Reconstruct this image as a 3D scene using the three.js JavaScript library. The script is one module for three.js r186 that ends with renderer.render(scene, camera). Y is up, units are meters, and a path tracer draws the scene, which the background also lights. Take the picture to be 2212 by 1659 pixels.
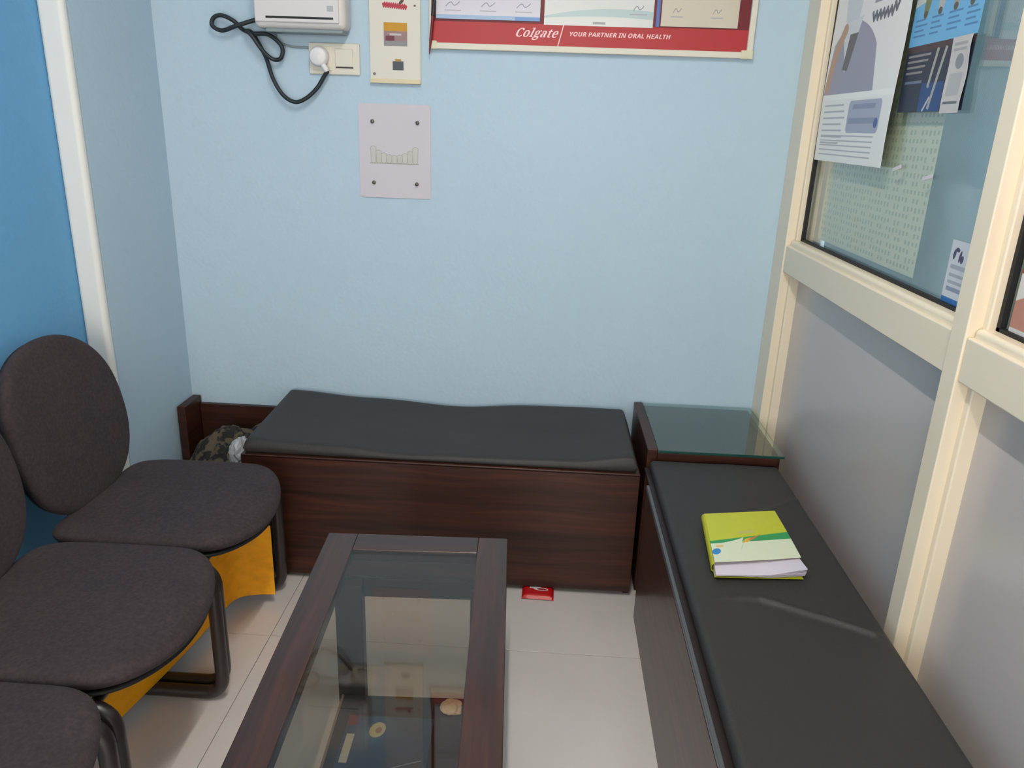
import * as THREE from 'three';
import { RoundedBoxGeometry } from 'three/addons/geometries/RoundedBoxGeometry.js';
import { mergeGeometries, mergeVertices } from 'three/addons/utils/BufferGeometryUtils.js';
import { RectAreaLightUniformsLib } from 'three/addons/lights/RectAreaLightUniformsLib.js';

// ------------------------------------------------------------------ camera, sky, lights, exposure
const scene = new THREE.Scene();
const renderer = new THREE.WebGLRenderer({ antialias: true });
renderer.toneMapping = THREE.LinearToneMapping;
renderer.toneMappingExposure = 0.75;
renderer.shadowMap.enabled = true;
const camera = new THREE.PerspectiveCamera(53.37, 2212 / 1659, 0.03, 40);
camera.position.set(0, 1.45, 0);
{ // basis measured from the vanishing points of the photograph
  const m = new THREE.Matrix4().makeBasis(
    new THREE.Vector3(0.99812, 0.03416, -0.05108),
    new THREE.Vector3(-0.04868, 0.94664, -0.31860),
    new THREE.Vector3(0.03747, 0.32049, 0.94651));
  camera.quaternion.setFromRotationMatrix(m).normalize();
}
camera.updateMatrixWorld();
scene.background = new THREE.Color(1.0, 0.93, 0.83);   // overcast daylight, enters only by the entrance behind the camera
scene.backgroundIntensity = 7.0;
const LAMP = 320, LAMP2 = 1000;   // tube lamps, built further down at their places
RectAreaLightUniformsLib.init();

// ------------------------------------------------------------------ helpers
let seed = 20240607;
const rnd = () => { seed = (seed * 1664525 + 1013904223) >>> 0; return seed / 4294967296; };
const taken = {};
const numbered = (n) => { const k = taken[n] = (taken[n] ?? -1) + 1; return k ? n + '_' + String(k).padStart(3, '0') : n; };
function shade(m) { m.castShadow = true; m.receiveShadow = true; return m; }
function mesh(name, geo, mat, parent) { const m = shade(new THREE.Mesh(geo, mat)); m.name = parent ? name : numbered(name); (parent ?? scene).add(m); return m; }
function tag(o, label, category, group) { o.userData.label = label; o.userData.category = category; if (group) o.userData.group = group; return o; }
function thing(name, label, category, [x, y, z] = [0, 0, 0], turn = 0, group) {
  const o = new THREE.Group(); o.name = numbered(name); o.position.set(x, y, z); o.rotation.y = turn; scene.add(o); return tag(o, label, category, group);
}
function structure(name) { const o = new THREE.Group(); o.name = name; o.userData.kind = 'structure'; scene.add(o); return o; }
function metreUV(g, grain = 'x') {
  if (g.index) g = g.toNonIndexed();
  const p = g.attributes.position, n = g.attributes.normal, uv = new Float32Array(p.count * 2), ax = 'xyz';
  for (let t = 0; t < p.count; t += 3) {
    const s = [0, 0, 0];
    for (let k = 0; k < 3; k++) { s[0] += n.getX(t + k); s[1] += n.getY(t + k); s[2] += n.getZ(t + k); }
    const a = s.map(Math.abs), d = a.indexOf(Math.max(...a)), inp = [0, 1, 2].filter((i) => i !== d);
    let gi = ax.indexOf(grain); if (!inp.includes(gi)) gi = inp[0];
    const oi = inp.find((i) => i !== gi);
    for (let k = 0; k < 3; k++) { const v = [p.getX(t + k), p.getY(t + k), p.getZ(t + k)]; uv[(t + k) * 2] = v[gi]; uv[(t + k) * 2 + 1] = v[oi] + d * 0.37; }
  }
  g.setAttribute('uv', new THREE.BufferAttribute(uv, 2));
  return g;
}
// a box given by its two corners, edges rounded, uv in metres
function box(x0, x1, y0, y1, z0, z1, r = 0.002, grain = 'x') {
  const w = x1 - x0, h = y1 - y0, d = z1 - z0;
  const rr = Math.min(r, w * 0.45, h * 0.45, d * 0.45);
  const g = rr > 0.0004 ? new RoundedBoxGeometry(w, h, d, 2, rr) : new THREE.BoxGeometry(w, h, d);
  g.translate((x0 + x1) / 2, (y0 + y1) / 2, (z0 + z1) / 2);
  return metreUV(g, grain);
}
function flat(x0, x1, y0, y1, z0, z1) { return metreUV(new THREE.BoxGeometry(x1 - x0, y1 - y0, z1 - z0).translate((x0 + x1) / 2, (y0 + y1) / 2, (z0 + z1) / 2)); }
function tube(pts, r, seg = 60, rad = 12, tension = 0.5) {
  const c = new THREE.CatmullRomCurve3(pts.map((p) => new THREE.Vector3(...p)), false, 'catmullrom', tension);
  const g = new THREE.TubeGeometry(c, seg, r, rad, false), caps = [0, 1].map((t) => new THREE.SphereGeometry(r, rad, 8).translate(...c.getPoint(t).toArray()));
  return mergeGeometries([g, ...caps]);
}
function bentTube(pts, r, bend, rad = 14) { // straight runs with rounded bends
  const P = pts.map((p) => new THREE.Vector3(...p)), path = new THREE.CurvePath(); let last = P[0];
  for (let i = 1; i < P.length - 1; i++) {
    const a = P[i].clone().add(P[i - 1].clone().sub(P[i]).setLength(bend)), b = P[i].clone().add(P[i + 1].clone().sub(P[i]).setLength(bend));
    path.add(new THREE.LineCurve3(last, a)); path.add(new THREE.QuadraticBezierCurve3(a, P[i], b)); last = b;
  }
  path.add(new THREE.LineCurve3(last, P[P.length - 1]));
  const samples = []; for (const c of path.curves) { const n = c.isLineCurve3 ? 4 : 10; for (let k = 0; k < n; k++) samples.push(c.getPoint(k / n)); } samples.push(P[P.length - 1]);
  return tube(samples.map((v) => v.toArray()), r, samples.length * 3, rad, 0.01);
}
// a slab with its own thickness over a parametric sheet
function sheet(nu, nv, P, thick) {
  const pos = [], uv = [], idx = [], row = nu + 1, n = row * (nv + 1), e = 1e-3;
  const nor = (u, v) => { const a = P(Math.min(u + e, 1), v).sub(P(Math.max(u - e, 0), v)), b = P(u, Math.min(v + e, 1)).sub(P(u, Math.max(v - e, 0))); return a.cross(b).normalize(); };
  for (const side of [0, 1]) for (let j = 0; j <= nv; j++) for (let i = 0; i <= nu; i++) {
    const u = i / nu, v = j / nv, p = P(u, v); if (side) p.addScaledVector(nor(u, v), -thick); pos.push(p.x, p.y, p.z); uv.push(u, v);
  }
  for (let j = 0; j < nv; j++) for (let i = 0; i < nu; i++) {
    const a = j * row + i, b = a + 1, c = a + row, d = c + 1; idx.push(a, b, d, a, d, c, n + a, n + d, n + b, n + a, n + c, n + d);
  }
  for (let i = 0; i < nu; i++) { let a = i, b = i + 1; idx.push(a, n + b, b, a, n + a, n + b); a += nv * row; b += nv * row; idx.push(a, b, n + b, a, n + b, n + a); }
  for (let j = 0; j < nv; j++) { let a = j * row, b = a + row; idx.push(a, b, n + b, a, n + b, n + a); a += nu; b += nu; idx.push(a, n + b, b, a, n + a, n + b); }
  const g = new THREE.BufferGeometry(); g.setAttribute('position', new THREE.Float32BufferAttribute(pos, 3)); g.setAttribute('uv', new THREE.Float32BufferAttribute(uv, 2)); g.setIndex(idx);
  const q = g.toNonIndexed(); q.computeVertexNormals(); return crease(q, 0.6);
}
function crease(g, angle) { // smooth normals except across sharp edges
  const p = g.attributes.position, fn = [], at = new Map(), A = new THREE.Vector3(), B = new THREE.Vector3(), C = new THREE.Vector3();
  for (let t = 0; t < p.count; t += 3) {
    A.fromBufferAttribute(p, t); B.fromBufferAttribute(p, t + 1); C.fromBufferAttribute(p, t + 2); const n = B.clone().sub(A).cross(C.clone().sub(A)); fn.push(n);
    for (let k = 0; k < 3; k++) { const key = [p.getX(t + k), p.getY(t + k), p.getZ(t + k)].map((v) => Math.round(v * 1e5)).join(); (at.get(key) ?? at.set(key, []).get(key)).push(t / 3); }
  }
  const out = new Float32Array(p.count * 3), unit = fn.map((n) => n.clone().normalize()), c = Math.cos(angle);
  for (let i = 0; i < p.count; i++) {
    const key = [p.getX(i), p.getY(i), p.getZ(i)].map((v) => Math.round(v * 1e5)).join(), me = unit[(i / 3) | 0], s = new THREE.Vector3();
    for (const t of at.get(key)) if (unit[t].dot(me) > c) s.add(fn[t]); s.normalize(); out.set([s.x, s.y, s.z], i * 3);
  }
  g.setAttribute('normal', new THREE.BufferAttribute(out, 3)); return g;
}
// value noise
const lattice = new Float32Array(65536).map(() => rnd());
function vn(x, y) { const xi = Math.floor(x), yi = Math.floor(y), fx = x - xi, fy = y - yi, u = fx * fx * (3 - 2 * fx), v = fy * fy * (3 - 2 * fy), h = (a, b) => lattice[((a & 255) + (b & 255) * 256) & 65535];
  return (h(xi, yi) * (1 - u) + h(xi + 1, yi) * u) * (1 - v) + (h(xi, yi + 1) * (1 - u) + h(xi + 1, yi + 1) * u) * v; }
const fbm = (x, y, o = 4) => { let s = 0, a = 0.5, t = 0; for (let i = 0; i < o; i++) { s += a * vn(x, y); t += a; x = x * 2.03 + 17.1; y = y * 2.03 + 5.7; a *= 0.5; } return s / t; };
function dataTex(w, h, f, srgb, sx, sy) {
  const d = new Uint8Array(w * h * 4);
  for (let j = 0; j < h; j++) for (let i = 0; i < w; i++) { const c = f(i / w, j / h), o = (j * w + i) * 4; for (let q = 0; q < 3; q++) d[o + q] = Math.max(0, Math.min(255, c[q])); d[o + 3] = 255; }
  const t = new THREE.DataTexture(d, w, h); t.magFilter = THREE.LinearFilter; t.minFilter = THREE.LinearMipmapLinearFilter; t.generateMipmaps = true; t.wrapS = t.wrapT = THREE.MirroredRepeatWrapping;
  if (srgb) t.colorSpace = THREE.SRGBColorSpace; t.repeat.set(1 / sx, 1 / sy); t.needsUpdate = true; return t;
}
function print(w, h, draw) { const c = document.createElement('canvas'); c.width = w; c.height = h; const g = c.getContext('2d'); draw(g, w, h); const t = new THREE.CanvasTexture(c); t.colorSpace = THREE.SRGBColorSpace; t.anisotropy = 8; return t; }
const std = (o) => new THREE.MeshStandardMaterial(o), phys = (o) => new THREE.MeshPhysicalMaterial(o);
const mix = (a, b, t) => a.map((v, i) => v + (b[i] - v) * t);

// ------------------------------------------------------------------ materials
const wallTex = (base, amp) => dataTex(512, 512, (u, v) => { const k = (fbm(u * 6, v * 6, 5) - 0.5) * amp + (fbm(u * 90, v * 90, 2) - 0.5) * amp * 0.5; return base.map((c) => Math.max(0, Math.min(255, c * (1 + k)))); }, true, 2.2, 2.2);
const plasterBump = dataTex(256, 256, (u, v) => { const k = fbm(u * 60, v * 60, 3) * 255; return [k, k, k]; }, false, 0.6, 0.6);
const M = {};
M.wall = std({ map: wallTex([184, 206, 222], 0.02), bumpMap: plasterBump, bumpScale: 0.0006, roughness: 0.75 });
M.blue = std({ map: wallTex([106, 168, 214], 0.025), bumpMap: plasterBump, bumpScale: 0.0006, roughness: 0.7 });
M.white = std({ color: 0xe9e8e4, roughness: 0.55 });
M.ceiling = std({ color: 0xeeece6, roughness: 0.9 });
const woodTex = dataTex(1024, 512, (u, v) => {
  const w = v * 46 + fbm(u * 3, v * 7, 4) * 5, streak = fbm(u * 5 + 9, w, 3), fine = fbm(u * 18, v * 260, 2), band = fbm(u * 1.6 + 3, v * 9, 3);
  return mix(mix([40, 20, 14], [82, 42, 27], Math.min(1, Math.max(0, streak * 1.1 + band * 0.5 - 0.35))), [32, 19, 15], Math.max(0, fine - 0.55) * 0.9);
}, true, 1.6, 0.6);
M.wood = phys({ map: woodTex, roughness: 0.42, clearcoat: 0.1, clearcoatRoughness: 0.2, specularIntensity: 0.7 });
M.woodGloss = phys({ map: woodTex, roughness: 0.36, clearcoat: 0.2, clearcoatRoughness: 0.12, specularIntensity: 0.7 });
M.woodTable = phys({ map: woodTex, roughness: 0.3, clearcoat: 0.55, clearcoatRoughness: 0.12 });
M.woodDark = std({ color: 0x241614, roughness: 0.45 });
M.rexine = phys({ color: 0x343130, roughness: 0.52, specularIntensity: 0.8, bumpMap: dataTex(512, 512, (u, v) => { const k = 128 + (fbm(u * 160, v * 160, 2) - 0.5) * 200; return [k, k, k]; }, false, 0.4, 0.4), bumpScale: 0.0004 });
M.edging = std({ color: 0x55575a, roughness: 0.35 });
M.tile = phys({ map: dataTex(512, 512, (u, v) => { const k = 1 + (fbm(u * 5, v * 5, 5) - 0.5) * 0.06; return [216 * k, 208 * k, 204 * k]; }, true, 1.3, 1.3), roughness: 0.22, clearcoat: 0.3, clearcoatRoughness: 0.1 });
M.grout = std({ color: 0xa8a098, roughness: 0.9 });
M.aluminium = std({ color: 0xeedfc6, roughness: 0.36 });
M.gasket = std({ color: 0x141414, roughness: 0.6 });
M.laminate = phys({ color: 0xc6bcb8, roughness: 0.24, clearcoat: 0.4, clearcoatRoughness: 0.2 });
M.pane = phys({ color: 0xfbfdfc, roughness: 0, transmission: 1, thickness: 0, ior: 1.5 });
M.tableGlass = phys({ color: 0xe6e0d6, roughness: 0.02, transmission: 1, thickness: 0, ior: 1.5 });
M.cornerGlass = phys({ color: 0xeaf4f0, roughness: 0.03, transmission: 1, thickness: 0, ior: 1.5, clearcoat: 1, clearcoatRoughness: 0.03 });
M.greenEdge = phys({ color: 0x1d4a42, roughness: 0.2 });
const weave = dataTex(512, 512, (u, v) => { const k = 0.5 + 0.25 * Math.sin(u * 512 * 0.785) * Math.sin(v * 512 * 0.785) + (fbm(u * 60, v * 60, 2) - 0.5); return [255 * k, 255 * k, 255 * k].map((c) => Math.max(0, Math.min(255, c))); }, false, 0.2, 0.2);
M.fabric = phys({ map: dataTex(512, 512, (u, v) => { const k = fbm(u * 70, v * 70, 3), t = fbm(u * 4, v * 4, 3); return mix([44, 37, 40], [78, 64, 66], k * 0.7 + t * 0.3); }, true, 0.4, 0.4), roughness: 0.95, sheen: 0.25, sheenRoughness: 0.6, sheenColor: new THREE.Color(0x8a7c7c), bumpMap: weave, bumpScale: 0.0006 });
M.blackPlastic = std({ color: 0x1a1718, roughness: 0.5 });
M.tube = phys({ color: 0x2a2221, roughness: 0.4, clearcoat: 0.3, clearcoatRoughness: 0.3 });
M.ochre = std({ map: dataTex(256, 256, (u, v) => { const k = 1 + (fbm(u * 12, v * 30, 3) - 0.5) * 0.16; return [250 * k, 172 * k, 4 * k]; }, true, 0.6, 0.6), roughness: 0.6 });
M.cream = std({ color: 0xdfd8ca, roughness: 0.45 });
M.cable = std({ color: 0x20272b, roughness: 0.5 });
M.paperWhite = std({ color: 0xd9d3da, roughness: 0.8 });
M.steel = std({ color: 0x6b6660, roughness: 0.4, metalness: 0.8 });

// ------------------------------------------------------------------ the room shell
const XB = -1.378, XL = -1.308, ZB = -2.65, XF = 0.77, ZF = 2.2, YC = 2.75, ZS = -2.17;
{ // floor of separate tiles
  const f = structure('floor'); mesh('slab', flat(-1.5, 2.5, -0.08, -0.004, -2.8, 2.35), M.grout, f);
  const s = 0.6, gap = 0.001, xs = [-1.96, -1.36, -0.76, -0.16, 0.44], z0 = -3.062;
  for (const x of xs) for (let k = 0; k < 9; k++) {
    const a = Math.max(x + gap, -1.4), b = Math.min(x + s - gap, 0.8), c = Math.max(z0 + k * s + gap, -2.66), d = Math.min(z0 + (k + 1) * s - gap, 2.21);
    if (b - a > 0.02 && d - c > 0.02) mesh('tile', box(a, b, -0.01, 0, c, d, 0.001), M.tile, f);
  }
}
mesh('wall_back', flat(-1.5, 2.5, 0, YC, ZB - 0.12, ZB), M.wall).userData.kind = 'structure';
{ const w = structure('wall_left'); mesh('blue_wall', flat(XB - 0.12, XB, 0, YC, ZS, ZF + 0.12), M.blue, w); mesh('corner_pillar', flat(XB - 0.12, XL - 0.012, 0, YC, ZB, ZS), M.wall, w); }
{ // the pillar's light face, then the white rounded casing of its edge
  const w = mesh('wall_corner', flat(XL - 0.012, XL, 0, YC, ZB, ZS - 0.02), M.wall); w.userData.kind = 'structure';
  const t = mesh('trim_1', box(XB, XL + 0.002, 0, YC, ZS - 0.02, ZS + 0.012, 0.014, 'y'), M.white); t.userData.kind = 'structure';
}
mesh('ceiling', flat(-1.5, 2.5, YC, YC + 0.1, -2.8, 2.35), M.ceiling).userData.kind = 'structure';
{ // wall behind the camera with the open entrance
  const w = structure('wall_front');
  mesh('wall_piece', flat(-1.5, -1.25, 0, YC, ZF, ZF + 0.12), M.wall, w); mesh('wall_piece', flat(0.70, 2.5, 0, YC, ZF, ZF + 0.12), M.wall, w);
  mesh('lintel', flat(-1.25, 0.70, 2.4, YC, ZF, ZF + 0.12), M.wall, w);
}
{ // aluminium partition on the right, wall_right
  const w = structure('wall_right');
  const posts = [[-2.65, -2.536], [-1.445, -1.392], [-0.30, -0.247], [0.80, 0.853], [2.10, 2.2]];
  posts.forEach(([a, b], i) => {
    mesh('post', box(XF, 0.858, 0, 2.2, a, b, 0.003, 'y'), M.aluminium, w);
    if (i < 4) { mesh('glazing_bead', box(0.797, 0.835, 0, 2.1, b - 0.002, b + 0.016, 0.004, 'y'), M.aluminium, w); }
    if (i > 0) { mesh('glazing_bead', box(0.797, 0.835, 0, 2.1, a - 0.016, a + 0.002, 0.004, 'y'), M.aluminium, w); }
  });
  for (let i = 0; i < 4; i++) {
    const a = posts[i][1], b = posts[i + 1][0];
    mesh('rail', box(0.774, 0.858, 1.026, 1.112, a, b, 0.004, 'z'), M.aluminium, w);
    mesh('rail_bevel', box(0.784, 0.835, 1.102, 1.130, a, b, 0.010, 'z'), M.aluminium, w);
    mesh('top_rail', box(0.774, 0.858, 2.1, 2.2, a, b, 0.004, 'z'), M.aluminium, w);
    mesh('bottom_rail', box(0.774, 0.858, 0.0, 0.1, a, b, 0.004, 'z'), M.aluminium, w);
    mesh('infill_panel', flat(0.826, 0.844, 0.1, 1.03, a, b), M.laminate, w);
    mesh('glass_pane', flat(0.8245, 0.8285, 1.12, 2.1, a, b), M.pane, w);
    for (const [y0, y1, c, d] of [[1.13, 2.1, a + 0.014, a + 0.027], [1.13, 2.1, b - 0.027, b - 0.014], [1.128, 1.137, a + 0.014, b - 0.014]]) mesh('gasket', flat(0.812, 0.8235, y0, y1, c, d), M.gasket, w);
  }
  mesh('upper_wall', flat(XF, 0.87, 2.2, YC, ZB, ZF), M.wall, w);
  mesh('far_wall', flat(2.38, 2.5, 0, YC, ZB, ZF), M.wall, w);
}

// ------------------------------------------------------------------ tube lamps: one on the ceiling, one in the room beyond the partition
function tubeLamp(label, x, y, z, turn, tilt, power, roll = 0) { // local +x is the side that shines
  const l = thing('tube_light', label, 'tube light', [x, y, z], turn); l.rotation.z = roll;
  mesh('batten', box(0, 0.03, -0.03, 0.03, -0.62, 0.62, 0.006), M.white, l);
  for (const e of [-1, 1]) mesh('lamp_holder', box(0.025, 0.075, -0.016, 0.016, e * 0.6 - 0.012, e * 0.6 + 0.012, 0.004), M.white, l);
  mesh('lamp_tube', new THREE.CylinderGeometry(0.014, 0.014, 1.18, 20).rotateX(Math.PI / 2).translate(0.056, 0, 0), std({ color: 0xffffff, emissive: 0xfffaf2, emissiveIntensity: 4, roughness: 0.5 }), l);
  const a = new THREE.RectAreaLight(0xfffaf0, power, 1.16, 0.03); a.position.set(0.074, 0, 0); a.rotation.order = 'YXZ'; a.rotation.y = -Math.PI / 2; a.rotation.x = -tilt; a.castShadow = true; a.name = 'lamp_light'; l.add(a);
}
tubeLamp('long tube light fixed under the white ceiling', -0.12, YC, -0.85, 0, 0, LAMP, -Math.PI / 2);
tubeLamp('long tube light in the room beyond the partition', 2.38, 2.2, -1.2, Math.PI, 0.2, LAMP2);

// ------------------------------------------------------------------ cushions
function cushion(x0, x1, z0, z1, y0, top, nx, nz, r) {
  const ease = (n, len) => { const a = []; for (let i = 0; i <= n; i++) a.push(i / n); const e = r / len, m = 5, head = []; for (let i = 0; i < m; i++) head.push(e * (1 - Math.cos((i / m) * Math.PI / 2))); return [...head, ...a.filter((t) => t >= e && t <= 1 - e), ...head.map((t) => 1 - t).reverse()]; };
  const us = ease(nx, x1 - x0), vs = ease(nz, z1 - z0), pos = [], idx = [], row = us.length, n = row * vs.length;
  const prof = (d) => { const k = Math.min(1, d / r); return Math.sqrt(Math.max(0, 1 - (1 - k) * (1 - k))); };
  for (const side of [0, 1]) for (const v of vs) for (const u of us) {
    const x = x0 + u * (x1 - x0), z = z0 + v * (z1 - z0), d = prof(Math.min(x - x0, x1 - x)) * prof(Math.min(z - z0, z1 - z));
    const t = top(u, v), mid = y0 + (t - y0) * 0.35; pos.push(x, side ? y0 + (mid - y0) * (1 - Math.min(1, d * 2)) : mid + (t - mid) * d, z);
  }
  for (let j = 0; j < vs.length - 1; j++) for (let i = 0; i < row - 1; i++) { const a = j * row + i, b = a + 1, c = a + row, d = c + 1; idx.push(a, c, d, a, d, b, n + a, n + d, n + c, n + a, n + b, n + d); }
  let g = new THREE.BufferGeometry(); g.setAttribute('position', new THREE.Float32BufferAttribute(pos, 3)); g.setIndex(idx);
  g = mergeVertices(g, 1e-5); g.computeVertexNormals(); return metreUV(g, 'x');
}
const curve = (pts, t) => { for (let i = 1; i < pts.length; i++) if (t <= pts[i][0] || i === pts.length - 1) { const [a, b] = [pts[i - 1], pts[i]], k = Math.min(1, Math.max(0, (t - a[0]) / (b[0] - a[0]))); return a[1] + (b[1] - a[1]) * k * k * (3 - 2 * k); } };

// ------------------------------------------------------------------ bench along the back wall
{
  const b = thing('storage_bench', 'dark brown wood grain box bench standing along the blue wall', 'bench', [-0.3, 0, -2.4]);
  const P = (name, ...a) => mesh(name, box(...a).translate(0.3, 0, 2.4), M.wood, b);
  P('front_panel', -0.935, 0.322, 0.018, 0.437, -2.188, -2.168, 0.002, 'x');
  P('back_panel', -1.27, 0.322, 0.018, 0.424, -2.645, -2.625, 0.002, 'x');
  P('end_panel', -1.302, -1.272, 0, 0.452, -2.645, -2.512, 0.003, 'z');
  P('end_panel', -0.935, -0.915, 0, 0.43, -2.625, -2.188, 0.002, 'z');
  P('end_panel', 0.302, 0.322, 0, 0.43, -2.625, -2.188, 0.002, 'z');
  P('seat_board', -0.935, 0.322, 0.43, 0.44, -2.645, -2.168, 0.003, 'x');
  const c = mesh('bench_cushion', cushion(-0.93, 0.312, -2.635, -2.178, 0.4405, (u, v) => {
    const far = curve([[0, 0.502], [0.25, 0.484], [0.5, 0.467], [0.72, 0.485], [1, 0.488]], u), near = curve([[0, 0.487], [0.2, 0.478], [0.42, 0.463], [0.68, 0.463], [0.84, 0.467], [1, 0.49]], u);
    return far + (near - far) * v + (fbm(u * 5, v * 3, 3) - 0.5) * 0.006;
  }, 90, 34, 0.02), M.rexine);
  tag(c, 'long sagging black leatherette cushion on the bench below the blue wall', 'cushion');
}
{ // things inside the open end of that bench
  let g = new THREE.IcosahedronGeometry(1, 24); let p = g.attributes.position;
  for (let i = 0; i < p.count; i++) { const x = p.getX(i), y = p.getY(i), z = p.getZ(i), k = 1 + (fbm(x * 2.2 + 5, z * 2.2 + y * 2 + 9, 4) - 0.5) * 0.5; p.setXYZ(i, Math.max(-0.14, Math.min(0.135, x * 0.165 * k)), Math.max(0, (y * 0.21 * k) + 0.19), Math.max(-0.15, Math.min(0.15, z * 0.16 * k))); }
  g = mergeVertices(g.deleteAttribute('normal').deleteAttribute('uv'), 1e-4); g.computeVertexNormals(); g = metreUV(g, 'x');
  const mott = dataTex(256, 256, (u, v) => { const a = fbm(u * 16, v * 16, 3); return a > 0.56 ? [88, 76, 58] : a > 0.5 ? [52, 47, 40] : a > 0.42 ? [16, 16, 16] : [32, 31, 28]; }, true, 0.35, 0.35);
  const m = tag(mesh('cloth_bundle', g, std({ map: mott, roughness: 0.85 })), 'dark mottled cloth bundle stuffed in the corner at the bench end', 'cloth'); m.position.set(-1.075, 0, -2.45);
  g = new THREE.IcosahedronGeometry(1, 5); p = g.attributes.position;
  for (let i = 0; i < p.count; i++) { const x = p.getX(i), y = p.getY(i), z = p.getZ(i), k = 0.78 + fbm(x * 3 + 31, z * 3 + y * 4 + 11, 3) * 0.6; p.setXYZ(i, x * 0.034 * k, y * 0.055 * k, z * 0.045 * k); }
  g = mergeVertices(g.deleteAttribute('normal').deleteAttribute('uv'), 1e-4).toNonIndexed(); g.computeVertexNormals();
  const pb = tag(mesh('plastic_bag', g, phys({ color: 0xcfd0d2, roughness: 0.18, transmission: 0.35, thickness: 0, clearcoat: 0.6 })), 'crumpled shiny clear plastic bag tucked beside the black cushion', 'bag'); pb.position.set(-0.975, 0.392, -2.27);
}

// ------------------------------------------------------------------ bench along the partition
{
  const b = thing('storage_bench', 'dark brown box bench standing along the grey panelled partition', 'bench', [0.53, 0, -1.2]);
  const P = (name, ...a) => mesh(name, box(...a).translate(-0.53, 0, 1.2), name === 'edging' ? M.edging : name === 'seat_board' ? M.woodDark : M.woodGloss, b);
  P('front_panel', 0.326, 0.344, 0.0, 0.445, -2.06, -0.2, 0.002, 'z');
  P('end_panel', 0.344, 0.735, 0.0, 0.445, -2.06, -2.042, 0.002, 'x');
  P('end_panel', 0.344, 0.735, 0.0, 0.445, -0.218, -0.2, 0.002, 'x');
  P('seat_board', 0.335, 0.74, 0.445, 0.457, -2.19, -0.2, 0.003, 'z');
  P('edging', 0.326, 0.336, 0.445, 0.459, -2.06, -0.2, 0.003, 'z');
  const ridge = [[0.42, -1.462], [0.50, -1.464], [0.554, -1.438], [0.639, -1.398], [0.71, -1.358]], ridge2 = [[0.60, -1.86], [0.66, -1.91], [0.735, -1.965]];
  const near = (R, x, z) => { let best = 9, sgn = 0; for (let i = 1; i < R.length; i++) { const [ax, az] = R[i - 1], dx = R[i][0] - ax, dz = R[i][1] - az, t = Math.min(1, Math.max(0, ((x - ax) * dx + (z - az) * dz) / (dx * dx + dz * dz))), ex = x - ax - t * dx, ez = z - az - t * dz, d = Math.hypot(ex, ez); if (d < best) { best = d; sgn = ez; } } return [best, sgn]; };
  const X0 = 0.349, X1 = 0.742, Z0 = -2.19, Z1 = -0.21;
  const c = mesh('bench_cushion', cushion(X0, X1, Z0, Z1, 0.4575, (u, v) => {
    const x = X0 + u * (X1 - X0), z = Z0 + v * (Z1 - Z0), [d, s] = near(ridge, x, z), [d2] = near(ridge2, x, z);
    const fadeIn = Math.min(1, Math.max(0, (x - 0.40) / 0.08));
    return 0.485 + 0.0095 * Math.exp(-((d / 0.011) ** 2)) * fadeIn - (s > 0 ? 0 : 0.0015 * Math.exp(-d / 0.03)) + 0.002 * Math.exp(-((d2 / 0.008) ** 2)) + (fbm(u * 3, v * 12, 3) - 0.5) * 0.004;
  }, 110, 420, 0.014), M.rexine);
  tag(c, 'long black leatherette cushion on the bench beside the partition, with a raised crease', 'cushion');
}
{ // corner table between the two benches
  const t = thing('corner_table', 'low corner table with dark wood frame and greenish glass top between benches', 'table', [0.56, 0, -2.42]);
  const P = (name, m, ...a) => mesh(name, box(...a).translate(-0.56, 0, 2.42), m, t);
  P('side_panel', M.wood, 0.342, 0.374, 0.0, 0.512, -2.635, -2.205, 0.003, 'z');
  P('side_panel', M.wood, 0.735, 0.755, 0.0, 0.500, -2.635, -2.215, 0.003, 'z');
  P('apron', M.wood, 0.374, 0.742, 0.474, 0.501, -2.222, -2.204, 0.002, 'x');
  P('top_board', M.wood, 0.374, 0.735, 0.484, 0.500, -2.635, -2.222, 0.002, 'x');
  P('back_panel', M.wood, 0.374, 0.735, 0.0, 0.484, -2.64, -2.622, 0.002, 'x');
  const gl = P('glass_top', M.cornerGlass, 0.376, 0.764, 0.5015, 0.5095, -2.64, -2.206, 0.001);
  mesh('glass_edge', box(0.376, 0.764, 0.5015, 0.5095, -2.206, -2.203, 0.001).translate(-0.56, 0, 2.42), M.greenEdge, gl);
}

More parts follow.
